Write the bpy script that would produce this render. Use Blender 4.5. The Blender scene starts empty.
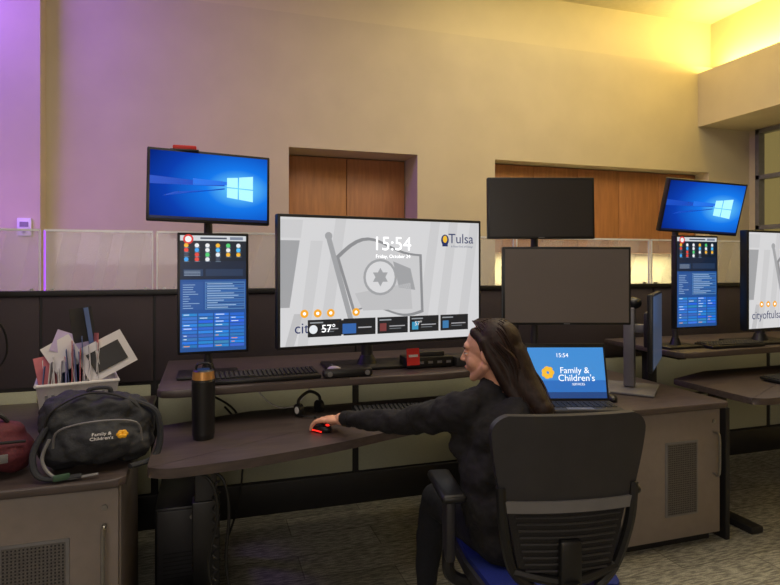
import bpy,bmesh,math,random
from mathutils import Vector,Matrix,Euler
random.seed(7)
S=bpy.context.scene
COL=S.collection
try:
    S.view_settings.view_transform='Standard'
except Exception: pass
def lin(c):
    return tuple(((x/255)/12.92 if x/255<=.04045 else ((x/255+.055)/1.055)**2.4) for x in c)
MC={}
def mat(name,col=(128,128,128),rough=.6,metal=0,var=0.12,scale=15,bump=0,emit=0,spec=.5,stretch=(1,1,1),alpha=1,trans=0):
    if name in MC: return MC[name]
    m=bpy.data.materials.new(name); m.use_nodes=True; MC[name]=m
    nt=m.node_tree; N=nt.nodes; L=nt.links
    p=N['Principled BSDF']; c=lin(col)
    p.inputs['Roughness'].default_value=rough; p.inputs['Metallic'].default_value=metal
    p.inputs['Specular IOR Level'].default_value=spec
    p.inputs['Base Color'].default_value=(*c,1)
    if trans: p.inputs['Transmission Weight'].default_value=trans
    if alpha<1: p.inputs['Alpha'].default_value=alpha
    if emit:
        p.inputs['Base Color'].default_value=(.01,.01,.01,1)
        p.inputs['Emission Color'].default_value=(*c,1); p.inputs['Emission Strength'].default_value=emit
        return m
    tc=N.new('ShaderNodeTexCoord'); mp=N.new('ShaderNodeMapping'); mp.inputs['Scale'].default_value=stretch
    L.new(tc.outputs['Object'],mp.inputs[0])
    nz=N.new('ShaderNodeTexNoise'); nz.inputs['Scale'].default_value=scale; nz.inputs['Detail'].default_value=6
    L.new(mp.outputs[0],nz.inputs['Vector'])
    if var:
        mx=N.new('ShaderNodeMix'); mx.data_type='RGBA'
        mx.inputs[6].default_value=(*[x*(1-var) for x in c],1); mx.inputs[7].default_value=(*[min(1,x*(1+var)) for x in c],1)
        rp=N.new('ShaderNodeValToRGB'); rp.color_ramp.elements[0].position=.3; rp.color_ramp.elements[1].position=.7
        L.new(nz.outputs[0],rp.inputs[0]); L.new(rp.outputs[0],mx.inputs[0]); L.new(mx.outputs[2],p.inputs['Base Color'])
    if bump:
        bp=N.new('ShaderNodeBump'); bp.inputs['Strength'].default_value=bump; bp.inputs['Distance'].default_value=.01
        L.new(nz.outputs[0],bp.inputs['Height']); L.new(bp.outputs[0],p.inputs['Normal'])
    return m
def em(r,g,b,s=1.0): return mat('screen_%d_%d_%d_%d'%(r,g,b,int(s*100)),(r,g,b),rough=.3,emit=s)

class B:
    def __init__(s,name,M=None):
        s.name=name; s.bm=bmesh.new(); s.mats=[]; s.M=M or Matrix()
    def mi(s,m):
        if m not in s.mats: s.mats.append(m)
        return s.mats.index(m)
    def merge(s,t,m,M=None,recalc=True):
        if recalc: bmesh.ops.recalc_face_normals(t,faces=t.faces[:])
        k=s.mi(m); mp={}
        for v in t.verts: mp[v]=s.bm.verts.new(M@v.co if M else v.co)
        for f in t.faces:
            try: nf=s.bm.faces.new([mp[v] for v in f.verts]); nf.material_index=k
            except ValueError: pass
        t.free()
    def box(s,c,d,m,rot=(0,0,0),bev=0,seg=2,M=None):
        t=bmesh.new(); bmesh.ops.create_cube(t,size=1)
        for v in t.verts: v.co=Vector((v.co.x*d[0],v.co.y*d[1],v.co.z*d[2]))
        if bev: bmesh.ops.bevel(t,geom=t.edges[:],offset=min(bev,min(d)*.49),segments=seg,profile=.5,affect='EDGES')
        X=Matrix.Translation(c)@Euler(rot).to_matrix().to_4x4()
        s.merge(t,m,(M@X) if M else X)
    def b2(s,x0,x1,y0,y1,z0,z1,m,bev=0):
        s.box(((x0+x1)/2,(y0+y1)/2,(z0+z1)/2),(x1-x0,y1-y0,z1-z0),m,bev=bev)
    def cyl(s,p0,p1,r0,m,r1=None,seg=24):
        p0=Vector(p0);p1=Vector(p1); r1=r0 if r1 is None else r1
        t=bmesh.new(); bmesh.ops.create_cone(t,cap_ends=True,segments=seg,radius1=r0,radius2=r1,depth=(p1-p0).length)
        q=(p1-p0).to_track_quat('Z','Y').to_matrix().to_4x4()
        s.merge(t,m,Matrix.Translation((p0+p1)/2)@q)
    def sph(s,c,r,m,rot=(0,0,0),sub=3,M=None):
        if not hasattr(r,'__len__'): r=(r,r,r)
        t=bmesh.new(); bmesh.ops.create_icosphere(t,subdivisions=sub,radius=1)
        X=Matrix.Translation(c)@Euler(rot).to_matrix().to_4x4()@Matrix.Diagonal((*r,1))
        s.merge(t,m,(M@X) if M else X)
    def prism(s,pts,z0,z1,m,bev=0,M=None):
        t=bmesh.new(); lo=[t.verts.new((p[0],p[1],z0)) for p in pts]; hi=[t.verts.new((p[0],p[1],z1)) for p in pts]
        n=len(pts)
        t.faces.new(lo[::-1]); t.faces.new(hi)
        for i in range(n): t.faces.new((lo[i],lo[(i+1)%n],hi[(i+1)%n],hi[i]))
        if bev:
            es=[e for e in t.edges if abs(e.verts[0].co.z-e.verts[1].co.z)<1e-6]
            bmesh.ops.bevel(t,geom=es,offset=bev,segments=2,profile=.5,affect='EDGES')
        s.merge(t,m,M)
    def poly(s,pts,m):
        t=bmesh.new(); t.faces.new([t.verts.new(p) for p in pts]); s.merge(t,m,recalc=False)
    def tube(s,pts,r,m,seg=8,sm=6,r1=None):
        P=[Vector(p) for p in pts]
        if sm and len(P)>2:
            Q=[]
            for i in range(len(P)-1):
                a=P[max(i-1,0)];b=P[i];c=P[i+1];d=P[min(i+2,len(P)-1)]
                for k in range(sm):
                    u=k/sm
                    Q.append(.5*((2*b)+(c-a)*u+(2*a-5*b+4*c-d)*u*u+(3*b-a-3*c+d)*u**3))
            Q.append(P[-1]); P=Q
        t=bmesh.new(); rings=[]; nrm=None
        for i,p in enumerate(P):
            d=(P[min(i+1,len(P)-1)]-P[max(i-1,0)]).normalized()
            if nrm is None: nrm=d.orthogonal().normalized()
            nrm=(nrm-d*nrm.dot(d)); nrm=nrm.normalized() if nrm.length>1e-5 else d.orthogonal().normalized()
            bi=d.cross(nrm); rr=r if r1 is None else r+(r1-r)*i/(len(P)-1)
            rings.append([t.verts.new(p+(nrm*math.cos(a)+bi*math.sin(a))*rr) for a in [2*math.pi*j/seg for j in range(seg)]])
        for i in range(len(rings)-1):
            for j in range(seg): t.faces.new((rings[i][j],rings[i][(j+1)%seg],rings[i+1][(j+1)%seg],rings[i+1][j]))
        t.faces.new(rings[0][::-1]); t.faces.new(rings[-1]); s.merge(t,m)
    def slab(s,zs,wf,yf,tf,m,nu=18,M=None):
        t=bmesh.new(); G=[[],[]]
        for z in zs:
            w=wf(z)
            for k,sg in enumerate((1,-1)):
                row=[]
                for j in range(nu+1):
                    u=math.sin((j/nu-.5)*math.pi); x=u*w
                    row.append(t.verts.new((x,yf(x,z)+sg*tf(u,z)/2,z)))
                G[k].append(row)
        n=len(zs)
        for k in (0,1):
            for i in range(n-1):
                for j in range(nu):t.faces.new((G[k][i][j],G[k][i][j+1],G[k][i+1][j+1],G[k][i+1][j]))
        for i in range(n-1):
            for j in (0,nu): t.faces.new((G[0][i][j],G[0][i+1][j],G[1][i+1][j],G[1][i][j]))
        for j in range(nu):
            for i in (0,n-1): t.faces.new((G[0][i][j],G[0][i][j+1],G[1][i][j+1],G[1][i][j]))
        s.merge(t,m,M)
    def text(s,txt,size,X,m,ax='CENTER',ext=0):
        c=bpy.data.curves.new('t','FONT'); c.body=txt; c.size=size; c.align_x=ax; c.align_y='CENTER'; c.extrude=ext
        o=bpy.data.objects.new('t',c); COL.objects.link(o); bpy.context.view_layer.update()
        dg=bpy.context.evaluated_depsgraph_get(); me=o.evaluated_get(dg).to_mesh()
        t=bmesh.new(); t.from_mesh(me); s.merge(t,m,X,recalc=False)
        o.evaluated_get(dg).to_mesh_clear(); bpy.data.objects.remove(o)
    # screen art
    def rect(s,u0,v0,u1,v1,l,m): s.ap([(u0,v0),(u1,v0),(u1,v1),(u0,v1)],l,m)
    def ap(s,uv,l,m):
        s.poly([((u-.5)*s.sw,s.sy-.0005*l,(v-.5)*s.sh) for u,v in uv],m)
    def circ(s,u,v,r,l,m,n=24,sx=1):
        s.ap([(u+r*sx*math.cos(2*math.pi*i/n)/s.sw,v+r*math.sin(2*math.pi*i/n)/s.sh) for i in range(n)],l,m)
    def at(s,txt,u,v,size,l,m,ax='CENTER'):
        s.text(txt,size,Matrix.Translation(((u-.5)*s.sw,s.sy-.0005*l,(v-.5)*s.sh))@Matrix.Rotation(math.pi/2,4,'X'),m,ax)
    def done(s,parent=None,ang=35):
        me=bpy.data.meshes.new(s.name); s.bm.to_mesh(me); s.bm.free()
        for m in s.mats: me.materials.append(m)
        me.polygons.foreach_set('use_smooth',[True]*len(me.polygons))
        try: me.set_sharp_from_angle(angle=math.radians(ang))
        except Exception: pass
        o=bpy.data.objects.new(s.name,me); COL.objects.link(o); o.matrix_world=s.M
        if parent: par(o,parent)
        return o
def par(o,p):
    mw=o.matrix_world.copy(); o.parent=p; o.matrix_parent_inverse=Matrix.Translation(p.location).inverted(); o.matrix_basis=mw
def empty(name,loc):
    e=bpy.data.objects.new(name,None); e.location=loc; e.empty_display_size=.1; COL.objects.link(e); return e
def TR(loc,yaw=0,pitch=0,roll=0):
    return Matrix.Translation(loc)@Matrix.Rotation(math.radians(yaw),4,'Z')@Matrix.Rotation(math.radians(pitch),4,'X')@Matrix.Rotation(math.radians(roll),4,'Y')
def blob(name,prims,voxel,m,parent=None,M=None,smooth=6,disp=0,dscale=.08):
    b=B(name,M or Matrix())
    for p in prims:
        if p[0]=='s': b.sph(p[1],p[2],m,rot=(p[3] if len(p)>3 else (0,0,0)))
        else:
            _,a,ra,c,rc=p; b.sph(a,ra,m); b.sph(c,rc,m); b.cyl(a,c,ra,m,rc)
    o=b.done(parent)
    r=o.modifiers.new('remesh','REMESH'); r.mode='VOXEL'; r.voxel_size=voxel; r.use_smooth_shade=True
    if smooth: k=o.modifiers.new('smooth','SMOOTH'); k.factor=.5; k.iterations=smooth
    if disp:
        t=bpy.data.textures.new(name+'_folds','CLOUDS'); t.noise_scale=dscale
        d=o.modifiers.new('folds','DISPLACE'); d.texture=t; d.strength=disp; d.mid_level=.5
    return o

# ---------------- materials
M_wall=mat('wall_paint',(200,188,160),.85,var=.04,scale=3,bump=.05)
M_wall2=mat('wall_paint_upper',(206,194,164),.85,var=.03,scale=3)
M_ceil=mat('ceiling_paint',(205,196,172),.9,var=.03)
M_wood=mat('wood_veneer',(176,120,76),.45,var=.14,scale=6,stretch=(6,6,.6))
M_desk=mat('desk_laminate',(78,68,66),.38,var=.22,scale=7,stretch=(1,9,9))
M_cab=mat('cabinet_laminate',(132,122,116),.5,var=.05,scale=20)
M_cabd=mat('cabinet_vent',(98,94,92),.6,var=.3,scale=260)
M_part=mat('partition_fabric_dark',(66,58,64),.9,var=.12,scale=300,bump=.2)
M_partl=mat('partition_fabric_light',(176,178,156),.9,var=.08,scale=300,bump=.2)
M_fr=mat('black_trim',(30,29,31),.5,var=.1)
M_blk=mat('black_plastic',(24,24,26),.4,var=.1)
M_blk2=mat('charcoal_plastic',(48,47,50),.45,var=.1)
M_grey=mat('grey_plastic',(115,114,116),.4,var=.08)
M_met=mat('brushed_metal',(160,158,155),.3,metal=.9,var=.08,scale=40)
M_white=mat('white_plastic',(228,226,226),.4,var=.04)
M_paper=mat('paper',(225,222,225),.8,var=.04)
M_mesh=mat('chair_mesh',(38,36,36),.8,var=.5,scale=500,bump=.3)
M_key=mat('key_caps',(34,34,37),.55,var=.15)
M_off=mat('screen_off',(40,37,37),.35,var=.06,scale=3)
M_offl=mat('screen_off_matte',(104,96,93),.5,var=.05,scale=3)
M_skin=mat('skin',(226,168,142),.5,var=.05,scale=30,bump=.03)
M_lip=mat('lips',(186,104,96),.4)
M_cloth=mat('black_sweater',(26,24,28),.9,var=.25,scale=60,bump=.25)
M_pants=mat('dark_trousers',(22,24,34),.9,var=.2,scale=80)
M_hair=mat('brown_hair',(40,25,20),.55,var=.4,scale=30,stretch=(4,4,.5),bump=.15,spec=.3)
M_bp=mat('backpack_nylon',(40,42,48),.7,var=.2,scale=200,bump=.2)
M_mar=mat('maroon_fabric',(92,34,44),.75,var=.2,scale=90,bump=.2)
M_gold=mat('gold_logo',(250,180,30),.5)
M_blue=mat('blue_seat_fabric',(14,36,120),.8,var=.15,scale=150)
M_copper=mat('copper_lid',(214,158,96),.3,metal=.6)
M_glass=mat('glass',(240,240,242),.04,alpha=.24,var=0,spec=.8)
M_red=mat('red_plastic',(190,30,25),.5)
M_cable=mat('cable_rubber',(18,18,18),.6)
M_win=mat('window_dusk',(170,150,90),.2,emit=.5)

def carpet():
    m=bpy.data.materials.new('carpet_tiles'); m.use_nodes=True; nt=m.node_tree;N=nt.nodes;L=nt.links;p=N['Principled BSDF']
    p.inputs['Roughness'].default_value=.95
    tc=N.new('ShaderNodeTexCoord'); mp=N.new('ShaderNodeMapping'); mp.inputs['Scale'].default_value=(1,6,1); L.new(tc.outputs['Object'],mp.inputs[0])
    n1=N.new('ShaderNodeTexNoise'); n1.inputs['Scale'].default_value=16; n1.inputs['Detail'].default_value=6; L.new(mp.outputs[0],n1.inputs['Vector'])
    n2=N.new('ShaderNodeTexNoise'); n2.inputs['Scale'].default_value=150; L.new(tc.outputs['Object'],n2.inputs['Vector'])
    br=N.new('ShaderNodeTexBrick'); br.inputs['Scale'].default_value=1.0; br.inputs['Brick Width'].default_value=.9; br.inputs['Row Height'].default_value=.23
    br.inputs['Mortar Size'].default_value=.003; br.inputs['Color1'].default_value=(.25,.245,.21,1); br.inputs['Color2'].default_value=(.37,.36,.315,1); br.inputs['Mortar'].default_value=(.16,.15,.13,1)
    L.new(tc.outputs['Object'],br.inputs['Vector'])
    rp=N.new('ShaderNodeValToRGB'); rp.color_ramp.elements[0].position=.4; rp.color_ramp.elements[1].position=.6
    rp.color_ramp.elements[0].color=(.5,.5,.5,1); rp.color_ramp.elements[1].color=(1.15,1.15,1.1,1)
    L.new(n1.outputs[0],rp.inputs[0])
    mx=N.new('ShaderNodeMix'); mx.data_type='RGBA'; mx.blend_type='MULTIPLY'; mx.inputs[0].default_value=1
    L.new(br.outputs[0],mx.inputs[6]); L.new(rp.outputs[0],mx.inputs[7])
    m2=N.new('ShaderNodeMix'); m2.data_type='RGBA'; m2.blend_type='OVERLAY'; m2.inputs[0].default_value=.6
    L.new(mx.outputs[2],m2.inputs[6]); L.new(n2.outputs[0],m2.inputs[7]); L.new(m2.outputs[2],p.inputs['Base Color'])
    bp=N.new('ShaderNodeBump'); bp.inputs['Strength'].default_value=.4; bp.inputs['Distance'].default_value=.01; L.new(n2.outputs[0],bp.inputs['Height']); L.new(bp.outputs[0],p.inputs['Normal'])
    return m
def wallpaper(w,h):
    m=bpy.data.materials.new('desktop_wallpaper'); m.use_nodes=True; nt=m.node_tree;N=nt.nodes;L=nt.links;N.clear()
    tc=N.new('ShaderNodeTexCoord'); mp=N.new('ShaderNodeMapping')
    mp.inputs['Location'].default_value=(-.20*1.3,0,0); mp.inputs['Scale'].default_value=(1/(w*.95),0,1/(h*1.0)); L.new(tc.outputs['Object'],mp.inputs[0])
    g=N.new('ShaderNodeTexGradient'); g.gradient_type='SPHERICAL'; L.new(mp.outputs[0],g.inputs[0])
    r=N.new('ShaderNodeValToRGB'); e=r.color_ramp.elements
    e[0].position=0; e[0].color=(*lin((8,26,100)),1); e[1].position=1; e[1].color=(*lin((110,215,255)),1)
    a=e.new(.35); a.color=(*lin((13,62,175)),1); a=e.new(.7); a.color=(*lin((22,120,235)),1)
    L.new(g.outputs[0],r.inputs[0]); E=N.new('ShaderNodeEmission'); E.inputs[1].default_value=1.0; L.new(r.outputs[0],E.inputs[0])
    o=N.new('ShaderNodeOutputMaterial'); L.new(E.outputs[0],o.inputs[0]); return m

# ---------------- room
b=B('floor'); b.b2(-5,8,-3,6.3,-.1,0,carpet()); b.done()
b=B('ceiling'); b.b2(-5,8,-3,6.3,4.4,4.5,M_ceil); b.done()
YW=5.43
b=B('wall_back')
b.b2(-5,.735,YW,6.1,0,3.85,M_wall); b.b2(.735,2.01,YW,6.1,2.6,3.85,M_wall); b.b2(2.01,2.87,YW,6.1,0,3.85,M_wall)
b.b2(2.87,5.7,YW,6.1,2.6,3.85,M_wall); b.b2(5.7,6.4,YW,6.1,0,3.85,M_wall)
b.b2(.735,2.01,5.92,6.1,0,2.6,M_wall); b.b2(2.87,5.7,5.95,6.1,0,2.6,M_white)
b.b2(-5,6.4,YW+.07,6.1,3.85,4.4,M_wall2); b.done()
b=B('wall_left'); b.b2(-5,-1.26,5.25,YW-.001,0,4.4,M_wall); b.done()
b=B('wall_far_left'); b.b2(-5,-4.9,-3,5.25,0,4.4,M_wall); b.done()
b=B('wall_front'); b.b2(-5,8,-3,-2.9,0,4.4,M_wall); b.done()
b=B('wall_right')
b.b2(6.33,6.45,-3,1.2,0,3.13,M_wall); b.b2(6.33,6.45,5.33,YW,0,3.13,M_wall); b.b2(6.33,6.45,1.2,5.33,0,.9,M_wall)
b.b2(5.54,6.45,-3,YW,3.13,3.70,M_wall); b.b2(5.54,5.57,-3,YW,3.70,3.76,M_wall); b.b2(5.80,6.45,-3,YW+.07,3.70,4.4,M_wall2); b.done()
b=B('window_1')
b.b2(6.40,6.42,1.2,5.33,.9,3.13,M_win)
for y in (1.22,2.25,3.28,4.31,5.31): b.b2(6.31,6.40,y-.025,y+.025,.9,3.13,M_grey)
for z in (.93,1.95,2.55,3.10): b.b2(6.31,6.40,1.2,5.33,z-.025,z+.025,M_grey)
b.done()
b=B('door_1')
for x0,x1 in ((.745,1.37),(1.376,2.0)):
    b.b2(x0,x1,5.80,5.855,0,2.59,M_wood,bev=.003)
b.box((1.33,5.78,1.05),(.02,.03,.3),M_met,bev=.006); b.box((1.41,5.78,1.05),(.02,.03,.3),M_met,bev=.006); b.done()
b=B('kitchenette_cabinet')
x=2.88
while x<5.66:
    b.b2(x,min(x+.56,5.69),5.62,5.94,1.64,2.59,M_wood,bev=.003); x+=.566
b.b2(2.88,5.69,5.48,5.94,.98,1.02,M_white); b.b2(2.88,5.69,5.52,5.94,.0,.98,M_wood); b.done()
b=B('trim_1'); b.b2(-1.26,.735,YW-.012,YW-.0005,0,.1,M_fr); b.b2(2.01,2.87,YW-.012,YW-.0005,0,.1,M_fr); b.done()
b=B('thermostat'); b.box((-1.365,5.235,1.80),(.10,.03,.14),M_white,bev=.006); b.box((-1.365,5.218,1.82),(.06,.006,.04),M_grey); b.cyl((-1.365,5.222,1.76),(-1.365,5.212,1.76),.012,M_grey); b.done()

# partition
b=B('cubicle_partition')
YP=3.55
seams=[-4.5,-2.6,-1.45,-.85,-.28,.9,2.05,3.2,4.35,5.5]
for a,c in zip(seams[:-1],seams[1:]):
    b.b2(a+.006,c-.006,YP,YP+.07,.84,1.33,M_part,bev=.006)
    b.b2(a+.02,c-.02,YP+.005,YP+.065,.52,.82,M_partl,bev=.006)
    b.b2(a+.02,c-.02,YP+.005,YP+.065,.2,.50,M_partl,bev=.006)
    b.b2(a-.006,a+.006,YP+.01,YP+.06,0,1.33,M_fr)
b.b2(-4.5,5.5,YP+.012,YP+.058,.02,1.33,M_fr); b.b2(-4.5,5.5,YP-.01,YP+.08,0,.19,M_fr,bev=.005)
b.b2(-4.5,5.5,YP-.008,YP+.078,1.33,1.36,M_fr,bev=.004); b.done()
b=B('glass_screen')
M_ge=mat('glass_edge',(245,246,248),.15,alpha=.95,var=0)
M_gs=mat('painted_reflection',(245,245,248),.5,alpha=.22,var=0)  # whitish diagonal reflections painted onto the glass as translucent streaks
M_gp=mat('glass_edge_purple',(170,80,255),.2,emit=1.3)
for i,(a,c) in enumerate(zip(seams[1:-1],seams[2:])):
    b.b2(a+.01,c-.01,YP+.03,YP+.04,1.36,1.69,M_glass); b.b2(a+.01,c-.01,YP+.028,YP+.042,1.684,1.696,M_ge)
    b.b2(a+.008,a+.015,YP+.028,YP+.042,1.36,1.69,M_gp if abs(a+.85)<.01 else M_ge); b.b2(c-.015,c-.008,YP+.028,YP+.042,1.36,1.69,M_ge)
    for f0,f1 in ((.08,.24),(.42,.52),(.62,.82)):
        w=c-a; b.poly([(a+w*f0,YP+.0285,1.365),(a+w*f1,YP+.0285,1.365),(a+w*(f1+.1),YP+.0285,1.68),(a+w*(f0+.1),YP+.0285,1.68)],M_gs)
    for xx in (a+.05,c-.05):
        b.b2(xx-.008,xx+.008,YP+.024,YP+.046,1.355,1.372,M_met)
b.done()

# ---------------- cabinets
def cabinet(xr,yf,w,depth,ztop=.77):
    b=B('storage_cabinet')
    x0=xr-w
    b.b2(x0,xr,yf+.02,yf+depth,.05,ztop-.03,M_cab,bev=.003)
    b.b2(x0+.02,xr-.02,yf+.06,yf+depth-.02,0,.05,M_fr)
    b.b2(x0+.006,xr-.006,yf,yf+.018,.06,ztop-.045,M_cab,bev=.004)
    vx0,vx1=xr-.36,xr-.17
    b.b2(vx0-.012,vx1+.012,yf-.004,yf+.002,.18,.57,M_grey,bev=.002)
    b.b2(vx0,vx1,yf-.006,yf+.002,.19,.56,M_cabd)
    n=16
    for i in range(n):
        for j in range(32):
            b.box((vx0+.007+(vx1-vx0-.014)*i/(n-1),yf-.006,.198+.354*j/31),(.005,.003,.005),M_fr)
    b.tube([(xr-.05,yf,.60),(xr-.05,yf-.035,.595),(xr-.05,yf-.04,.5),(xr-.05,yf-.035,.385),(xr-.05,yf,.38)],.007,M_met)
    b.cyl((xr-.05,yf,.66),(xr-.05,yf-.006,.66),.010,M_met)
    b.prism([(x0-.01,yf-.05),(xr-.03,yf-.05),(xr+.0,yf-.045),(xr+.02,yf-.02),(xr+.02,3.50),(x0-.01,3.50)],ztop-.03,ztop,M_desk,bev=.006)
    b.b2(x0,x0+.03,yf+depth,3.48,.0,ztop-.03,M_cab)
    return b.done()
cabinet(-.285,2.215,.78,.55)
cabinet(2.655,2.45,.68,.6)
b=B('side_desk'); b.b2(-3.0,-1.09,2.4,3.50,.735,.765,M_desk,bev=.006)
for x in (-2.9,-1.2): b.b2(x-.03,x+.03,2.9,3.0,0,.735,M_fr)
b.done()

# ---------------- sit-stand desks
def smoothpoly(P,n=5):
    Q=[]
    for i in range(len(P)-1):
        a=Vector(P[max(i-1,0)]);p=Vector(P[i]);c=Vector(P[i+1]);d=Vector(P[min(i+2,len(P)-1)])
        for k in range(n):
            u=k/n; q=.5*((2*p)+(c-a)*u+(2*a-5*p+4*c-d)*u*u+(3*p-a-3*c+d)*u**3); Q.append((q.x,q.y))
    Q.append(tuple(P[-1])); return Q
def station(ox,oy,front,zf,zr,xr,yb=3.44):
    b=B('sit_stand_desk',Matrix.Translation((ox,oy,0)))
    f=smoothpoly(front)
    b.prism(f+[(xr,2.80),(1.2,2.88),(.2,2.86),(-.17,2.72)],zf-.035,zf,M_desk,bev=.008)
    r=[(-.20,2.66),(-.18,2.625),(-.12,2.61),(.2,2.635),(.64,2.645),(1.1,2.63),(1.3,2.66),(1.5,2.75),(xr-.03,2.76),(xr,2.80),(xr,yb),(-.2,yb)]
    b.prism(r,zr-.035,zr,M_desk,bev=.008)
    for x in (.0,xr-.25):
        b.box((x,2.56,zf/2-.02),(.09,.06,zf-.05),M_fr,bev=.006); b.box((x,2.56,.27),(.11,.08,.5),M_blk,bev=.006)
        b.box((x,2.62,.02),(.09,.66,.04),M_fr,bev=.01)
        b.box((x,3.12,zr/2-.02),(.08,.06,zr-.05),M_fr,bev=.006); b.box((x,3.05,zr-.06),(.06,.45,.04),M_fr); b.box((x,2.55,zf-.055),(.06,.5,.04),M_fr)
        b.box((x,3.12,.02),(.09,.3,.04),M_fr,bev=.01)
    b.box((xr/2-.1,3.12,zr-.07),(xr-.3,.06,.06),M_fr); b.box((xr/2-.1,2.62,zf-.06),(xr-.3,.05,.045),M_fr)
    return b.done()
front=[(-.19,2.70),(-.195,2.22),(-.185,2.165),(-.14,2.135),(-.06,2.13),(.15,2.155),(.35,2.20),(.53,2.25),(.75,2.33),(.95,2.385),(1.15,2.40),(1.35,2.375),(1.55,2.31),(1.72,2.26),(1.86,2.25),(1.91,2.28),(1.92,2.34)]
station(0,0,front,.80,.97,1.93)
station(2.93,.17,front,.80,.97,1.93,3.34)
b=B('desk_side_panel'); b.b2(2.70,2.73,2.46,3.4,0,.72,M_fr,bev=.004); b.done()

# ---------------- monitors
def monitor(name,loc,yaw,pitch,w,h,art,roll=0,bez=.012,depth=.035,zb=0,arm=.14):
    b=B(name,TR(loc,yaw,pitch,roll))
    b.box((0,depth/2,0),(w,depth,h),M_blk,bev=.005)
    b.box((0,depth+.015,0),(w*.55,.04,h*.5),M_blk2,bev=.015)
    if arm: b.box((0,depth+.03+arm/2,0),(.05,arm,.05),M_blk,bev=.01); b.box((0,depth+.04,0),(.11,.015,.11),M_blk2,bev=.004)
    b.sw=w-2*bez; b.sh=h-2*bez; b.sy=-.0008
    art(b); return b.done()
def art_off(b): b.rect(0,0,1,1,0,M_off); b.box((0,-.001,-b.sh/2-.006),(.03,.002,.004),M_grey)
def art_offl(b): b.rect(0,0,1,1,0,M_offl); b.box((0,-.001,-b.sh/2-.006),(.03,.002,.004),M_grey)
def art_blue(b):
    b.rect(0,0,1,1,0,wallpaper(b.sw,b.sh))
    b.ap([(.0,.50),(.62,.53),(.62,.57),(.0,.62)],1,em(15,76,195)); b.ap([(.2,.40),(.62,.48),(.62,.50),(.1,.33)],1,em(15,76,195))
    b.ap([(.35,.52),(.64,.55),(.64,.60),(.35,.62)],2,em(30,115,235))
    W=em(165,230,255,1.25)
    b.ap([(.64,.36),(.735,.34),(.735,.50),(.64,.505)],3,W); b.ap([(.745,.338),(.87,.31),(.87,.49),(.745,.498)],3,W)
    b.ap([(.64,.52),(.735,.515),(.735,.675),(.64,.66)],3,W); b.ap([(.745,.513),(.87,.505),(.87,.71),(.745,.68)],3,W)
    b.rect(0,0,1,.035,3,em(12,24,60))
def art_console(b):
    rg=random.Random(3)
    b.rect(0,0,1,1,0,em(30,78,145)); b.rect(0,.955,1,1,1,em(205,210,215)); b.circ(.12,.968,.022,2,em(215,40,35)); b.circ(.12,.968,.014,3,em(240,240,240)); 
    b.rect(.3,.97,.7,.985,2,em(60,70,90)); b.rect(.75,.965,.95,.99,2,em(120,130,150))
    b.rect(.0,.78,1,.955,1,em(14,28,44)); b.rect(0,.62,1,.78,1,em(18,34,58))
    cs=[em(80,185,245),em(240,180,50),em(80,205,115),em(225,70,60),em(230,232,235),em(60,160,235),em(60,70,90)]
    for r in range(4):
        for c in range(6):
            u=.05+c*.158; v=.905-r*.04
            if r==3 and c>3: continue
            b.circ(u+.04,v+.010,.0098,2,rg.choice(cs),n=10)
            b.rect(u+.005,v-.0105,u+.085,v-.0065,3,em(120,140,160))
    b.rect(.05,.65,.34,.71,2,em(35,60,95)); b.rect(.38,.65,.95,.71,2,em(34,54,84))
    for i in range(4): b.rect(.06,.655+i*.012,.30,.659+i*.012,3,em(150,165,185))
    b.rect(.02,.36,.34,.60,2,em(40,84,150)); b.rect(.37,.36,.98,.60,2,em(80,125,175))
    for i in range(11):
        b.rect(.38,.37+i*.0205,.97,.385+i*.0205,3,em(38,92,165) if i%2 else em(32,76,140))
        b.rect(.40,.375+i*.0205,.40+.1+rg.random()*.4,.38+i*.0205,4,em(170,200,230))
        b.rect(.04,.372+i*.02,.04+.08+rg.random()*.18,.377+i*.02,3,em(150,180,215))
    for r in range(10):
        for c in range(4):
            b.rect(.03+c*.24,.035+r*.030,.25+c*.24,.058+r*.030,2,em(rg.choice([34,42,56]),rg.choice([100,116,132]),rg.choice([185,205,225])))
            if rg.random()<.6: b.rect(.05+c*.24,.044+r*.030,.09+c*.24+rg.random()*.1,.050+r*.030,3,rg.choice([em(215,230,245),em(240,150,50),em(215,230,245)]))
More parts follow.
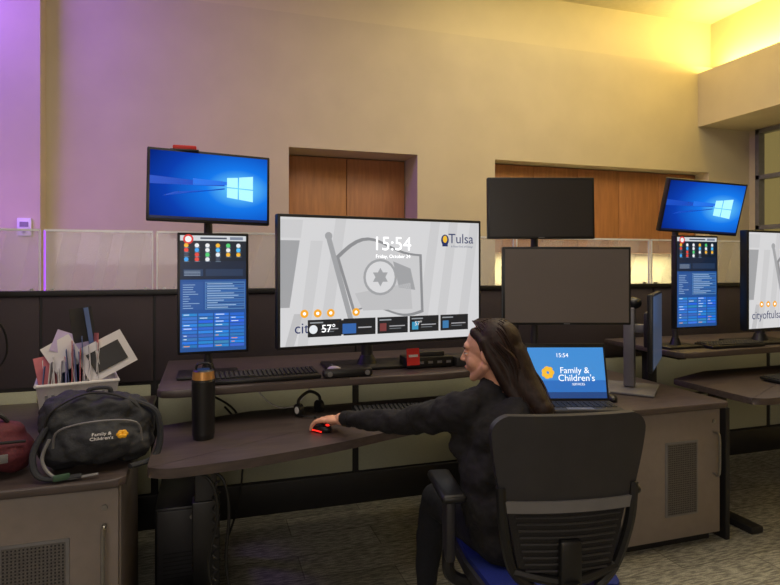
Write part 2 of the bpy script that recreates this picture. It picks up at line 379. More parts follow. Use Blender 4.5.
def art_big(b,tiles=True):
    b.rect(0,0,1,1,0,em(212,212,214,1.0))
    g1=em(190,190,192,1.0); g2=em(160,161,164,1.0); g3=em(202,202,204,1.0); dk=em(140,141,144,1.0)
    for x in (.18,.66,.76,.88): b.ap([(x,.15),(x+.05,.15),(min(x+.12,1),1),(x+.07,1)],1,g3)
    b.ap([(0,.3),(.04,.3),(.085,.82),(0,.82)],1,g2); b.ap([(.075,.0),(.12,.0),(.19,.82),(.135,.82)],1,g3); b.ap([(0,.84),(.09,.84),(.10,.98),(.0,.98)],1,g3); b.ap([(.02,.0),(.06,.0),(.10,.25),(.06,.25)],1,g1)
    b.ap([(.205,.84),(.228,.85),(.335,.18),(.31,.18)],3,g2); b.circ(.216,.86,.018,3,g2)
    top=[(.25+.43*i/14,.70+.05*math.sin(i/14*math.pi*2)+.12*math.sin(i/14*math.pi)+.02*i/14) for i in range(15)]
    bot=[(.33+.36*i/14,.25+.035*math.sin(i/14*math.pi*2)-.02*i/14) for i in range(15)]
    b.ap(top+bot[::-1],2,dk)
    sh=lambda P,k:[(.49+(u-.49)*k,.50+(v-.50)*k) for u,v in P]
    b.ap(sh(top,.93)+sh(bot,.93)[::-1],3,g3)
    b.ap([(.34,.40),(.62,.48),(.63,.26),(.38,.26)],4,g1); b.ap([(.53,.66),(.62,.60),(.645,.42),(.56,.44)],4,g2)
    b.circ(.465,.53,.088,5,g2); b.circ(.465,.53,.076,6,em(216,216,218,1.0))
    st=[]
    for i in range(12):
        a=math.pi/2+i*math.pi/6; r=.045 if i%2==0 else .026
        st.append((.465+r*math.cos(a)/b.sw,.53+r*math.sin(a)/b.sh))
    b.ap(st,7,g2)
    W=em(255,255,255,1.5)
    b.at('15:54',.525,.80,.094,9,W); b.at('Friday, October 24',.53,.70,.024,9,W)
    nb=em(30,45,95)
    b.at('Tulsa',.895,.855,.070,9,nb); b.at('A New Kind of Energy',.90,.79,.014,9,em(80,90,120))
    b.circ(.805,.845,.028,9,nb,sx=.8); b.circ(.805,.852,.018,10,em(240,190,60),sx=.7); b.rect(.79,.79,.82,.82,10,nb)
    O=em(245,170,50)
    for u in (.105,.165,.225,.345): b.circ(u,.25,.019,9,O); b.circ(u,.25,.007,10,W)
    b.at('cityoftulsa.org',.06 if tiles else .02,.135,.070,7,nb,'LEFT')
    if tiles:
        T=em(30,32,36)
        for i in range(5):
            u0=.12+i*.165; b.rect(u0,.065,u0+.155,.20,8,T)
            b.rect(u0+.01,.172,u0+.07,.182,9,em(150,155,160)); b.rect(u0+.06,.12,u0+.14,.128,9,em(170,170,175)); b.rect(u0+.06,.10,u0+.12,.107,9,em(110,115,120))
            if i: b.rect(u0+.012,.085,u0+.045,.15,9,em(*[(60,120,190),(70,110,130),(120,60,60),(60,150,190),(60,120,170)][i]))
        b.at('57°',.215,.125,.05,10,W); b.circ(.145,.125,.02,10,em(230,235,240))
        b.rect(.27,.075,.44,.19,10,T); b.rect(.28,.08,.345,.16,11,em(50,100,170)); b.rect(.355,.12,.42,.13,11,em(170,170,175))
        b.at('57°',.66,.135,.03,10,em(235,235,235))
def art_big2(b): art_big(b,False)
monitor('computer_monitor',(.02,2.72,1.848),7,-3,.53,.32,art_blue,roll=1.0,arm=.13)
monitor('computer_monitor',(.033,2.745,1.372),3,0,.31,.545,art_console,arm=.11)
monitor('computer_monitor',(.838,2.69,1.424),6.5,0,1.075,.615,art_big,bez=.014,depth=.05,arm=.14)
monitor('computer_monitor',(1.635,2.595,1.792),-17,-2,.55,.315,art_off,arm=.16)
monitor('computer_monitor',(1.715,2.49,1.396),-18,0,.64,.39,art_offl,arm=.2)
monitor('computer_monitor',(2.90,2.80,1.85),-8,14,.54,.325,art_blue,roll=3,arm=.13)
monitor('computer_monitor',(2.90,2.85,1.395),3,0,.35,.575,art_console,arm=.09)
monitor('computer_monitor',(3.68,2.77,1.405),6.5,0,1.08,.62,art_big2,bez=.014,depth=.05,arm=.14)
def vstand(x,y,z0,z1,name='monitor_pole_stand',r=.02,base=(.28,.2)):
    b=B(name); b.cyl((x,y,z0),(x,y,z1),r,M_blk2); b.box((x,y,z0+.008),(base[0],base[1],.016),M_blk,bev=.006); b.cyl((x,y,z0+.016),(x,y,z0+.06),r*1.8,M_blk,r1=r*1.1)
    for z in (z1-.02,): b.cyl((x,y,z-.03),(x,y,z+.03),r*1.5,M_blk)
    b.done()
vstand(.01,2.92,.97,1.89); vstand(.805,2.94,.97,1.46,r=.03,base=(.45,.26)); vstand(1.745,2.84,.97,1.83); vstand(2.895,3.02,.97,1.90); vstand(3.64,3.04,.97,1.46,r=.03,base=(.45,.26))
b=B('beacon_light'); b.box((-.09,2.74,2.019),(.10,.05,.022),M_red,bev=.006); b.box((-.09,2.74,2.008),(.12,.06,.008),M_blk,bev=.002); b.done()
monitor('computer_monitor',(-1.27,3.05,1.56),10,0,.53,.32,art_off,arm=.12); vstand(-1.30,3.25,.765,1.6)
# side-on monitor with flat base stand
b=B('computer_monitor',TR((2.48,2.72,1.13),43,0,0))
b.box((0,.015,0),(.56,.028,.42),M_blk,bev=.005); b.box((0,-.0015,0),(.54,.002,.395),em(70,84,110,.6)); b.box((0,.045,0),(.2,.04,.2),M_blk2,bev=.01)
b.box((0,.10,.0),(.05,.1,.05),M_grey,bev=.008)
b.box((0,.15,-.11),(.075,.06,.46),M_grey,bev=.008); b.sph((.03,.13,.145),(.045,.045,.035),M_blk); b.box((-.02,.15,-.352),(.34,.30,.014),M_grey,bev=.006)
b.done()

# laptop
b=B('laptop',TR((1.73,2.495,.801),-17,0)@Matrix.Scale(1.14,4))
b.box((0,-.085,.010),(.36,.17,.018),M_blk2,bev=.005)
for r in range(5):
    for c in range(14): b.box((-.155+c*.0238,-.035-r*.020,.020),(.019,.016,.004),M_key)
b.box((0,-.148,.0198),(.11,.035,.002),M_grey)
LM=Matrix.Translation((0,.0,.018))@Matrix.Rotation(math.radians(-14),4,'X')
b.box((0,0.005,.125),(.36,.009,.25),M_blk,bev=.003,M=LM)
def LQ(u0,v0,u1,v1,l,m):
    P=[((u-.5)*.34,-.0002-.0006*l,.01+v*.222) for u,v in ((u0,v0),(u1,v0),(u1,v1),(u0,v1))]
    b.poly([LM@Vector(p) for p in P],m)
LQ(0,0,1,1,1,em(40,110,190,1.0)); LQ(0,.35,1,1,1.3,em(62,140,212,1.0)); LQ(0,0,1,.12,1.3,em(30,72,135,.9))
def LT(s_,u,v,size,m): b.text(s_,size,LM@Matrix.Translation(((u-.5)*.34,-.0035,.01+v*.222))@Matrix.Rotation(math.pi/2,4,'X'),m)
Wt=em(250,250,250,1.2)
LT('15:54',.45,.84,.026,Wt); LT('Family &',.60,.54,.038,Wt); LT("Children's",.62,.39,.040,Wt); LT('SERVICES',.64,.27,.014,Wt)
for a in range(7):
    an=a*math.pi*2/7; c_=LM@Vector(((.25-.5)*.34+.017*math.cos(an),-.003,.01+.50*.222+.017*math.sin(an)))
    b.sph(c_,(.012,.0012,.012),em(250,190,50),sub=2)
b.done()

# ---------------- peripherals
def keyboard(loc,yaw,w=.44,d=.145):
    b=B('computer_keyboard',TR(loc,yaw,3)); b.box((0,0,.014),(w,d,.018),M_blk,bev=.005)
    n=int(w/.0215)
    for r in range(6):
        for c in range(n):
            if r==5 and 3<c<9: continue
            b.box((-w/2+.018+c*(w-.036)/(n-1),d/2-.018-r*.0215,.026),(.0165,.0165,.008),M_key,bev=.002,seg=1)
    b.box((-w/2+.02+6*(w-.036)/(n-1),d/2-.018-5*.0215,.026),(.11,.0165,.008),M_key)
    b.done()
keyboard((.26,2.75,.971),2,.50,.17)
keyboard((.86,2.60,.801),-6,.42,.14)
keyboard((3.25,2.93,.971),0); keyboard((3.42,2.62,.801),5)
def mouse(loc,yaw,m=M_blk,red=False):
    b=B('computer_mouse',TR(loc,yaw)); b.sph((0,0,.012),(.031,.056,.024),m)
    for v in b.bm.verts:
        if v.co.z<.0: v.co.z=0
    b.cyl((-.004,.03,.031),(.004,.03,.031),.009,M_grey,seg=14)
    if red: b.tube([(-.031,-.03,.006),(-.0325,0,.008),(-.029,.03,.006)],.003,em(255,40,30,1.5)); b.sph((0,-.035,.027),(.01,.01,.006),em(255,40,30,1.3))
    b.done()
mouse((.462,2.422,.801),38,red=True)
mouse((.60,2.78,.971),20,M_white); mouse((2.08,2.62,.771),-20); mouse((3.80,2.62,.801),0)
b=B('docking_station')
b.box((1.10,2.84,1.0),(.26,.12,.055),M_blk,bev=.008); b.box((1.29,2.84,.995),(.10,.16,.05),M_blk2,bev=.006); b.box((1.10,2.83,1.038),(.18,.05,.025),M_blk2,bev=.006)
for i in range(5): b.box((1.0+i*.05,2.778,1.0),(.025,.004,.012),M_grey)
b.done()
b=B('sticky_tag'); b.box((1.0,2.765,1.035),(.07,.004,.085),mat('red_tag',(225,50,45),.6,emit=.0),rot=(-.1,0,.1)); b.box((1.0,2.762,1.04),(.05,.003,.012),M_paper,rot=(-.1,0,.1)); b.done()
b=B('soundbar_speaker'); b.box((.64,2.68,.991),(.24,.05,.04),M_blk,bev=.014); b.cyl((.55,2.654,.991),(.55,2.652,.991),.012,M_grey); b.cyl((.73,2.654,.991),(.73,2.652,.991),.012,M_grey); b.done()
b=B('tissue_box'); b.box((1.50,2.95,1.06),(.16,.12,.18),mat('tissue_card',(200,188,160),.8),bev=.004); b.box((1.50,2.888,1.07),(.12,.003,.1),M_blk2); b.prism([(1.47,2.93),(1.53,2.94),(1.52,2.97),(1.48,2.97)],1.15,1.18,M_paper); b.done()
b=B('headset',TR((.46,2.70,.80),25)@Matrix.Scale(.8,4))
b.tube([(-.075,0,.045),(-.07,.0,.10),(0,.0,.135),(.07,0,.10),(.075,0,.045)],.009,M_blk)
for s_ in (-1,1): b.cyl((s_*.058,0,.04),(s_*.085,0,.04),.036,M_blk); b.cyl((s_*.085,0,.04),(s_*.088,0,.04),.020,M_white)
b.tube([(-.08,0,.02),(-.07,-.06,.012),(-.03,-.1,.012)],.004,M_blk); b.sph((-.03,-.1,.012),.008,M_blk); b.done()
b=B('travel_tumbler',Matrix.Translation((-.01,2.46,.801)))
b.cyl((0,0,0),(0,0,.02),.040,M_blk,r1=.044); b.cyl((0,0,.02),(0,0,.232),.044,M_blk,r1=.046); b.cyl((0,0,.232),(0,0,.240),.046,M_blk,r1=.043)
b.cyl((0,0,.240),(0,0,.272),.044,M_copper,r1=.041); b.cyl((0,0,.272),(0,0,.278),.041,M_blk,r1=.034); b.tube([(-.03,0,.277),(-.02,0,.30),(.02,0,.30),(.03,0,.277)],.005,M_blk); b.done()

# ---------------- under desk
b=B('desktop_computer_tower'); b.box((-.12,2.95,.215),(.19,.42,.42),M_blk,bev=.008); b.box((-.12,2.735,.215),(.17,.012,.40),M_blk2,bev=.004)
for i in range(7): b.box((-.12,2.728,.12+i*.018),(.12,.004,.006),M_fr)
b.cyl((-.06,2.73,.38),(-.06,2.722,.38),.009,M_met); b.done()
blob('duffel_bag',[('s',(-.12,2.40,.115),(.13,.17,.11)),('s',(-.12,2.33,.13),(.11,.12,.11)),('c',(-.18,2.45,.1),.08,(-.05,2.45,.1),.08)],.01,M_bp,smooth=4,disp=.03,dscale=.06)
b=B('power_cables')
for k,(x0,y0) in enumerate([(.02,2.17),(.06,2.19)]):
    b.tube([(x0-.06,y0+.04,.755),(x0,y0,.72),(x0+.02,y0,.6),(x0-.01+.02*k,y0+.02,.4),(x0+.04,y0+.03,.2),(x0+.02*k,y0+.1,.02)],.006,M_cable)
pts=[]
for i in range(120):
    a=i*.9; z=.72-.0058*i; pts.append((.035+.012*math.cos(a),2.185+.012*math.sin(a),z))
b.tube(pts,.004,M_cable,seg=6,sm=2)
b.tube([(.1,3.4,.7),(.3,3.2,.55),(.6,3.1,.62),(.9,3.3,.5),(1.2,3.2,.68)],.006,M_cable); b.tube([(.0,3.1,.85),(.15,3.3,.7),(.2,3.4,.5),(.18,3.35,.2),(.1,3.2,.02)],.006,M_cable)
b.tube([(.1,3.0,.5),(.35,3.1,.47),(.5,3.3,.52),(.8,3.2,.55)],.004,mat('blue_cable',(50,110,190)))
b.tube([(.2,3.3,.9),(.35,3.3,.72),(.5,3.35,.70),(.65,3.35,.90)],.004,M_white)
b.done()
b=B('desk_cable'); b.tube([(-1.2,3.2,1.25),(-1.0,3.3,1.24),(-.95,3.35,1.1),(-1.0,3.35,.98),(-1.2,3.3,.9),(-1.4,3.2,.78)],.005,M_cable); b.done()

# ---------------- basket of papers
e=empty('paper_basket',(-.57,3.02,.772)); BM=TR((-.57,3.02,.772),12)
b=B('bin',BM)
def tp(w,d,z): return [(-w,-d,z),(w,-d,z),(w,d,z),(-w,d,z)]
lo,hi=tp(.14,.09,0),tp(.165,.11,.195)
for i in range(4):
    j=(i+1)%4
    t=bmesh.new(); vs=[t.verts.new(p) for p in (lo[i],lo[j],hi[j],hi[i])]; f=t.faces.new(vs)
    r=bmesh.ops.solidify(t,geom=[f],thickness=.005); b.merge(t,M_white)
b.box((0,0,.003),(.28,.18,.006),M_white); b.tube([hi[0],hi[1],hi[2],hi[3],hi[0]],.008,M_white,sm=0)
for i in range(11):
    for r in range(3): b.box((-.125+i*.025,-.096-.006*r,.05+r*.045),(.011,.010,.026),M_grey)
b.done(e)
b=B('papers',BM)
cols=[M_paper,M_paper,mat('lilac_paper',(190,175,215)),mat('pink_folder',(205,120,130)),M_paper,mat('blue_folder',(90,110,160)),M_paper]
for i in range(30):
    x=-.13+i*.0075; h=.22+random.random()*.09+(.08 if i>12 else 0)
    b.box((x,random.uniform(-.01,.02),.02+h/2),(.003,.17,h),random.choice(cols),rot=(random.uniform(-.12,.12),random.uniform(-.15,.1),random.uniform(-.2,.2)))
b.box((-.115,-.05,.22),(.10,.004,.20),mat('pink_folder'),rot=(-.2,-.1,.5)); b.box((-.06,-.04,.32),(.13,.004,.14),M_paper,rot=(-.2,-.5,.2)); b.box((-.03,-.02,.36),(.15,.004,.10),mat('lilac_paper'),rot=(-.2,.4,.2))
b.box((.115,-.05,.30),(.22,.006,.17),M_paper,rot=(-.3,-.45,.1)); b.box((.12,-.058,.30),(.15,.003,.10),M_blk2,rot=(-.3,-.45,.1)); b.box((.03,.0,.38),(.10,.004,.30),M_blk2,rot=(-.1,-.12,.3)); b.box((.055,-.01,.37),(.02,.006,.32),mat('blue_folder'),rot=(-.1,-.12,.3))
b.done(e)

# ---------------- backpack
e=empty('backpack',(-.37,2.34,.775))
BM=TR((-.375,2.36,.773),8)@Matrix.Diagonal((1,1,.82,1))
blob('body',[('s',(0,0,.13),(.19,.11,.13)),('s',(-.10,0,.09),(.10,.11,.09)),('s',(.10,0,.09),(.09,.11,.09)),('s',(-.06,.02,.24),(.14,.08,.085)),('s',(.04,.01,.23),(.13,.09,.08)),('s',(0,-.06,.11),(.14,.08,.09)),('s',(-.13,.0,.20),(.065,.07,.10)),('s',(.13,0,.16),(.06,.08,.1))],.008,M_bp,e,BM,smooth=4,disp=.03,dscale=.05)
b=B('straps_and_zips',BM)
b.tube([(-.14,-.10,.12),(-.12,-.125,.20),(0,-.135,.225),(.12,-.12,.20),(.14,-.10,.11)],.004,M_grey)
b.tube([(-.17,-.05,.14),(-.15,-.06,.26),(-.03,-.04,.325),(.10,-.05,.28),(.18,-.05,.15)],.005,M_fr)
b.tube([(-.03,.0,.31),(-.03,-.0,.332),(.03,.0,.332),(.04,.0,.30)],.009,M_bp)
b.tube([(.12,-.03,.27),(.19,-.05,.22),(.205,-.06,.10),(.18,-.08,.02),(.10,-.13,.014)],.012,M_bp); b.tube([(-.16,-.05,.2),(-.20,-.09,.1),(-.17,-.14,.017),(-.05,-.16,.014)],.011,M_bp)
b.tube([(-.15,-.10,.16),(-.17,-.12,.08),(-.12,-.155,.014),(-.0,-.165,.014)],.006,M_grey)
b.box((-.11,-.165,.02),(.05,.01,.025),mat('green_tag',(60,90,70)),rot=(0,0,.2),bev=.003)
TM=Matrix.Translation((.03,-.152,.165))@Matrix.Rotation(math.radians(62),4,'X')
b.text('Family &',.018,TM@Matrix.Translation((-.02,.009,0)),M_paper,ext=.002); b.text("Children's",.018,TM@Matrix.Translation((-.02,-.009,0)),M_paper,ext=.002)
for a in range(6):
    an=a*math.pi/3; b.sph(TM@Vector((.045+.010*math.cos(an),.010*math.sin(an),.0)),(.010,.004,.009),M_gold,sub=2)
b.done(e)
e=empty('lunch_bag',(-.66,2.33,.775)); BM=TR((-.72,2.35,.772),5)
blob('body',[('s',(0,0,.085),(.13,.10,.085)),('s',(-.07,0,.07),(.07,.10,.07)),('s',(.07,0,.07),(.07,.10,.07)),('s',(0,0,.14),(.11,.075,.05))],.008,M_mar,e,BM,smooth=4,disp=.01,dscale=.05)
b=B('handle_and_zip',BM); b.tube([(-.12,-.07,.12),(0,-.105,.13),(.12,-.07,.12)],.005,M_fr); b.tube([(-.06,-.02,.18),(-.03,-.03,.21),(.03,-.03,.21),(.06,-.02,.18)],.008,M_fr); b.box((.05,-.105,.075),(.05,.006,.03),M_grey,rot=(0,0,.15),bev=.003); b.done(e)

# ---------------- office chair
CM=TR((1.09,1.786,0),-10)
b=B('office_chair',CM)
def zz(a,c,n): return [a+(c-a)*.5*(1-math.cos(i/n*math.pi)) for i in range(n+1)]
def wf_up(z):
    t=(z-.79)/(1.06-.79); w=.205+.04*math.sin(min(1,max(0,t))*math.pi*.5)
    if z>1.0: q=(z-1.0)/.062; w-=.075*(1-math.sqrt(max(0,1-q*q)))
    if z<.83: q=(.83-z)/.042; w-=.03*(1-math.sqrt(max(0,1-min(1,q*q))))
    return w
yf=lambda x,z:-.29+.5*x*x*1.0-.10*(z-.75)-.0
b.slab(zz(.79,1.058,22),wf_up,yf,lambda u,z:.028,M_blk2,nu=22)
b.slab(zz(.765,.80,4),lambda z:.20,lambda x,z:yf(x,z)-.012,lambda u,z:.02,M_grey,nu=18)
b.slab(zz(.56,.775,8),lambda z:.145+.045*((z-.56)/.215),lambda x,z:yf(x,z)-.0,lambda u,z:.010,M_mesh,nu=16)
for s_ in (-1,1):
    b.tube([(s_*.21,yf(.21,.82)-.01,.84),(s_*.20,yf(.2,.75)-.012,.72),(s_*.165,yf(.165,.6),.58),(s_*.10,-.27,.52),(s_*.05,-.22,.47)],.016,M_blk)
for i in range(9):
    z=.58+i*.021; w=.125+.045*((z-.56)/.215)
    b.tube([(-w,yf(w,z)-.012,z),(0,yf(0,z)-.016,z),(w,yf(w,z)-.012,z)],.0035,M_blk2,seg=6,sm=3)
b.tube([(-.165,yf(.165,.56)-.005,.575),(0,yf(0,.56)-.012,.545),(.165,yf(.165,.56)-.005,.575)],.016,M_blk)
b.box((0,-.30,.60),(.07,.03,.16),M_blk,bev=.012); b.tube([(0,-.30,.56),(0,-.28,.46),(0,-.12,.42),(0,.0,.42)],.03,M_blk)
def wseat(y):
    return .245-.03*max(0,y)/.25-.05*(max(0,abs(y)-.2)/.06)**2
SM=Matrix.Rotation(math.radians(-90),4,'X')@Matrix.Diagonal((1,1,-1,1))
b.slab(zz(-.25,.25,16),wseat,lambda x,z:-.455,lambda u,z:.06*(1-.35*abs(u)**6),M_blk2,nu=18,M=SM)
b.slab(zz(-.235,.235,14),lambda y:wseat(y)-.012,lambda x,z:-.487,lambda u,z:.03*(1-.4*abs(u)**6),M_blue,nu=18,M=SM)
b.box((0,0,.40),(.2,.24,.06),M_blk,bev=.015)
for s_ in (-1,1):
    b.box((s_*.305,.02,.735),(.085,.26,.03),M_blk,bev=.014,seg=3); b.box((s_*.30,.02,.71),(.05,.12,.03),M_blk2,bev=.008)
    b.box((s_*.30,.0,.60),(.035,.07,.22),M_blk2,bev=.012); b.tube([(s_*.30,0,.52),(s_*.295,0,.44),(s_*.22,0,.405),(s_*.1,0,.405)],.022,M_blk)
b.cyl((0,0,.14),(0,0,.40),.028,M_met); b.cyl((0,0,.09),(0,0,.25),.045,M_blk)
for k in range(5):
    a=k*2*math.pi/5+.5; ex,ey=.31*math.cos(a),.31*math.sin(a)
    b.tube([(0,0,.125),(ex*.5,ey*.5,.115),(ex,ey,.075)],.030,M_blk,r1=.018,sm=4)
    px_,py_=-math.sin(a)*.02,math.cos(a)*.02
    b.cyl((ex+px_*.3,ey+py_*.3,.028),(ex+px_*1.3,ey+py_*1.3,.028),.028,M_blk2); b.cyl((ex-px_*1.3,ey-py_*1.3,.028),(ex-px_*.3,ey-py_*.3,.028),.028,M_blk2); b.cyl((ex,ey,.03),(ex,ey,.08),.01,M_met)
b.done()

# ---------------- woman
W=empty('seated_woman',(1.05,1.82,.5))
fy=math.radians(125-90)
R=(0,0,fy)
LS=(.860,1.87,.988); LE=(.728,2.12,.893); LW=(.548,2.328,.868)
RS=(1.175,1.985,.985)
def mid(a,c,t): return tuple(a[i]+(c[i]-a[i])*t for i in range(3))
blob('body_clothes',[
 ('s',(1.05,1.80,.575),(.185,.155,.12),(0,0,math.radians(10))),
 ('s',(1.02,1.82,.68),(.19,.16,.14),(0,0,math.radians(15))),
 ('s',(1.01,1.84,.79),(.185,.15,.14),(0,0,math.radians(25))),
 ('s',(1.02,1.86,.90),(.178,.125,.13),R),
 ('s',(1.06,1.83,.945),(.155,.090,.10),R),
 ('s',(.95,1.93,.86),(.145,.085,.090),R),
 ('c',LS,.062,(1.02,1.91,1.02),.062),('c',RS,.062,(1.02,1.91,1.02),.062),
 ('c',(1.02,1.91,1.0),.07,(1.015,1.915,1.055),.052),
 ('c',LS,.068,mid(LS,LE,.5),.059),('c',mid(LS,LE,.5),.059,LE,.049),('c',LE,.050,mid(LE,LW,.45),.045),('c',mid(LE,LW,.45),.045,LW,.030),
 ('c',RS,.060,(1.21,2.10,.82),.052),('c',(1.21,2.10,.82),.050,(1.19,2.30,.855),.030)],
 .009,M_cloth,W,smooth=6,disp=.03,dscale=.055)
blob('trousers_and_legs',[
 ('s',(1.05,1.81,.545),(.18,.155,.09),(0,0,math.radians(10))),
 ('c',(.96,1.86,.56),.092,(.90,2.20,.545),.066),('c',(1.14,1.88,.56),.092,(1.16,2.22,.545),.066),
 ('c',(.90,2.20,.545),.066,(.89,2.26,.36),.058),('c',(.89,2.26,.36),.058,(.88,2.28,.10),.038),
 ('c',(1.16,2.22,.545),.066,(1.17,2.28,.36),.058),('c',(1.17,2.28,.36),.058,(1.17,2.30,.10),.038)],.01,M_pants,W,smooth=5,disp=.01)
blob('shoes',[('c',(.885,2.25,.045),.036,(.865,2.40,.034),.032),('s',(.866,2.39,.03),(.042,.055,.03)),('c',(1.17,2.27,.045),.036,(1.175,2.42,.034),.032),('s',(1.175,2.41,.03),(.042,.055,.03))],.007,M_blk,W,smooth=3)
HM=TR((.997,1.937,1.178),46,-6)
blob('head',[
 ('s',(0,-.015,.030),(.073,.094,.084)),('s',(0,.030,-.022),(.057,.060,.072)),('s',(0,.042,-.072),(.036,.036,.030)),('s',(0,.068,-.092),(.018,.014,.015)),
 ('s',(.034,.048,-.030),(.024,.026,.030)),('s',(-.034,.048,-.030),(.024,.026,.030)),
 ('c',(.056,.0,-.045),.018,(.018,.060,-.088),.016),('c',(-.056,.0,-.045),.018,(-.018,.060,-.088),.016),
 ('s',(0,.064,.028),(.050,.024,.022)),('c',(0,.082,.012),.0085,(0,.103,-.021),.0095),('s',(.008,.095,-.024),(.007,.009,.006)),('s',(-.008,.095,-.024),(.007,.009,.006)),
 ('s',(0,.080,-.052),(.024,.012,.016)),
 ('s',(.073,-.010,-.006),(.009,.018,.028)),('s',(-.073,-.010,-.006),(.009,.018,.028)),
 ('c',(0,-.02,-.05),.052,(.0,-.04,-.15),.052)],.0032,M_skin,W,HM,smooth=4)
b=B('face_features',HM)
for s_ in (-1,1):
    b.sph((s_*.030,.0745,.004),(.0115,.009,.0062),M_white); b.sph((s_*.030,.0815,.004),(.0048,.0032,.0048),mat('iris',(60,40,30),.2))
    b.sph((s_*.030,.0740,.0085),(.0135,.0105,.0055),M_skin); b.sph((s_*.030,.0740,-.0025),(.013,.0095,.0045),M_skin)
    b.tube([(s_*.018,.082,.0060),(s_*.030,.0850,.0075),(s_*.043,.076,.0055)],.0012,M_hair); b.tube([(s_*.014,.0865,.021),(s_*.030,.0860,.0265),(s_*.047,.0740,.023)],.0022,M_hair)
b.sph((0,.0905,-.0480),(.019,.0045,.0032),M_lip); b.sph((0,.0900,-.0545),(.016,.005,.0040),M_lip)
b.done(W)
hp=[('s',(0,-.036,.036),(.085,.090,.088)),('s',(0,-.060,-.01),(.080,.070,.09)),('c',(0,-.07,-.02),.075,(-.02,-.12,-.12),.062),('c',(-.02,-.12,-.12),.062,(-.06,-.19,-.20),.040),
    ('c',(0.02,-.10,-.08),.06,(.02,-.17,-.20),.035)]
for s_ in (-1,1):
    hp+=[('c',(s_*.045,.030,.078),.020,(s_*.074,-.008,.045),.016),('c',(s_*.074,-.008,.045),.018,(s_*.078,-.030,-.01),.019),('c',(s_*.078,-.030,-.01),.019,(s_*.076,-.050,-.05),.022),('c',(s_*.076,-.050,-.05),.022,(s_*.062,-.08,-.12),.026),('c',(s_*.062,-.08,-.12),.026,(s_*.05-.03,-.13,-.20),.016)]
blob('hair',hp,.005,M_hair,W,HM,smooth=8,disp=.004,dscale=.04)
b=B('hair_strands',HM); rg=random.Random(5)
M_h2=mat('brown_hair_light',(56,36,28),.5,var=.3,spec=.3)
for i in range(190):
    a=rg.uniform(-1.25,1.25); th=rg.uniform(0,1); sx=math.sin(a)
    p0=Vector((.02*sx,.045-.07*th,.119-.02*th))
    p1=Vector((.083*sx,.01-.09*th,.034+.088*math.cos(a)*.9))
    p2=Vector((.086*sx+.0,-.055-.07*th,-.02))
    p3=Vector((.072*sx-.01,-.10-.075*(1-abs(sx))-.02*th,-.11))
    p4=Vector((.065*sx-.035+rg.uniform(-.02,.02),-.16-.06*(1-abs(sx))+rg.uniform(-.02,.02),-.20-rg.uniform(0,.04)))
    if a*a>1.0: p1=Vector((.082*(1 if sx>0 else -1),-.02-.05*th,.04))
    b.tube([p0,p1,p2,p3,p4],rg.uniform(.002,.0035),rg.choice([M_hair,M_hair,M_hair,M_h2]),seg=5,sm=4,r1=.0010)
b.done(W)
def hand(name,M,side,curl=1.0):
    s_=side
    P=[('c',(0,-.03,.0),.024,(0,.012,-.002),.025),('s',(0,.048,-.004),(.039,.046,.017)),('s',(s_*.022,.03,-.012),(.018,.03,.016)),('c',(-.028,.075,-.003),.0105,(.03,.08,-.003),.011)]
    for i,(x,l) in enumerate(((s_*.031,.95),(s_*.0105,1.06),(-s_*.0105,1.0),(-s_*.031,.80))):
        a=Vector((x,.082,-.001)); fan=x*.25
        d1=Vector((fan,.042*l,-.004)); d2=Vector((fan*.6,.022*l,-.014*curl)); d3=Vector((fan*.3,.010*l,-.017*curl))
        q1=a+d1;q2=q1+d2;q3=q2+d3
        P+=[('c',tuple(a),.0098,tuple(q1),.0088),('c',tuple(q1),.0088,tuple(q2),.0080),('c',tuple(q2),.0080,tuple(q3),.0068)]
    P+=[('c',(s_*.028,.020,-.010),.0150,(s_*.046,.050,-.018),.0115),('c',(s_*.046,.050,-.018),.0115,(s_*.047,.078,-.026),.0095),('c',(s_*.047,.078,-.026),.0095,(s_*.042,.097,-.032),.0078)]
    blob(name,P,.0022,M_skin,W,M,smooth=3)
hand('left_hand',TR((.538,2.340,.866),39,-8),1)
hand('right_hand',TR((1.19,2.31,.848),0,-8),-1,.7)
b=B('cuffs',Matrix()); 
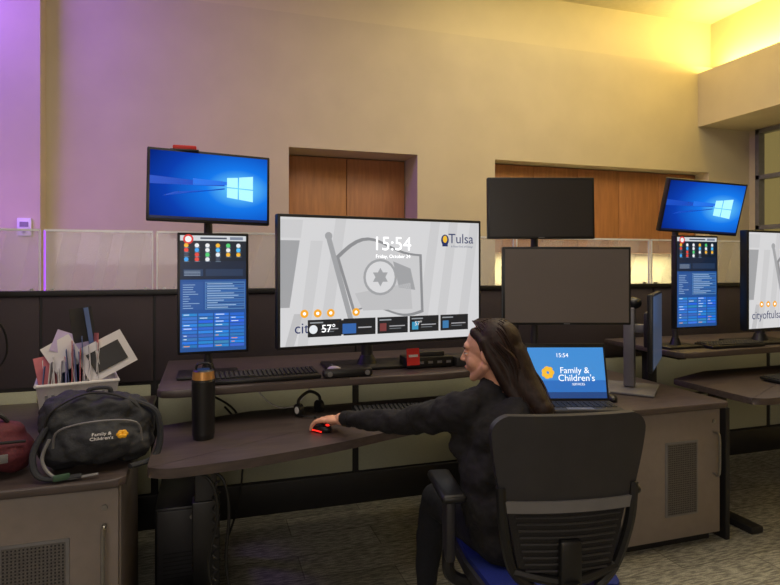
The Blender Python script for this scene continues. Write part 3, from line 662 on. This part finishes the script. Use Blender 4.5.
d=(Vector(LW)-Vector(LE)).normalized(); b.cyl(Vector(LW)-d*.02,Vector(LW)+d*.008,.034,M_cloth,r1=.031); b.done(W)

# ---------------- lights
def area(name,loc,rot,sx,sy,p,col):
    l=bpy.data.lights.new(name,'AREA'); l.shape='RECTANGLE'; l.size=sx; l.size_y=sy; l.energy=p; l.color=col
    o=bpy.data.objects.new(name,l); o.location=loc; o.rotation_euler=rot; COL.objects.link(o); return o
area('ceiling_fill_light',(2.6,3.0,4.36),(0,0,0),2.5,1.6,76,(1,.86,.64))  # unseen area lamp, added below the ceiling as ambient fill
area('ceiling_fill_light',(-.2,1.4,4.36),(0,0,0),2.5,2.0,50,(1,.90,.80))  # second added overhead fill, no fixture modelled
area('rear_fill_light',(-.6,-2.6,2.3),(math.radians(84),0,math.radians(-18)),3.0,1.6,50,(1,.92,.84))  # fill added behind the camera to lift foreground, face and under-desk areas
area('cove_light',(5.68,2.8,3.76),(math.radians(180),math.radians(-18),0),.12,5.0,120,(1,.78,.22))
area('back_wall_fill_light',(3.6,4.7,4.34),(math.radians(18),0,0),3.0,.3,14,(1,.82,.40))  # unseen lamp added to brighten the back wall and recessed doors
area('under_cabinet_light',(4.28,5.70,1.62),(0,0,0),2.7,.06,26,(1,.88,.40))
area('purple_led_light',(-2.3,4.4,3.9),(math.radians(50),0,math.radians(-35)),1.2,.6,56,(.28,.10,1))
area('purple_led_light',(-1.7,4.3,1.9),(math.radians(60),0,math.radians(-20)),.6,.3,8,(.45,.16,1))
wd=bpy.data.worlds.new('world'); S.world=wd; wd.use_nodes=True; wd.node_tree.nodes['Background'].inputs[0].default_value=(.5,.48,.5,1); wd.node_tree.nodes['Background'].inputs[1].default_value=.1

K=1.0
cam=bpy.data.cameras.new('camera'); cam.sensor_width=36; cam.lens=580/780*36*K; cam.shift_x=0; cam.shift_y=-27.5/780; cam.clip_start=.05
co=bpy.data.objects.new('camera',cam); co.location=(0,0,1.5); co.rotation_euler=(math.radians(90),0,math.radians(-17.6)); COL.objects.link(co); S.camera=co
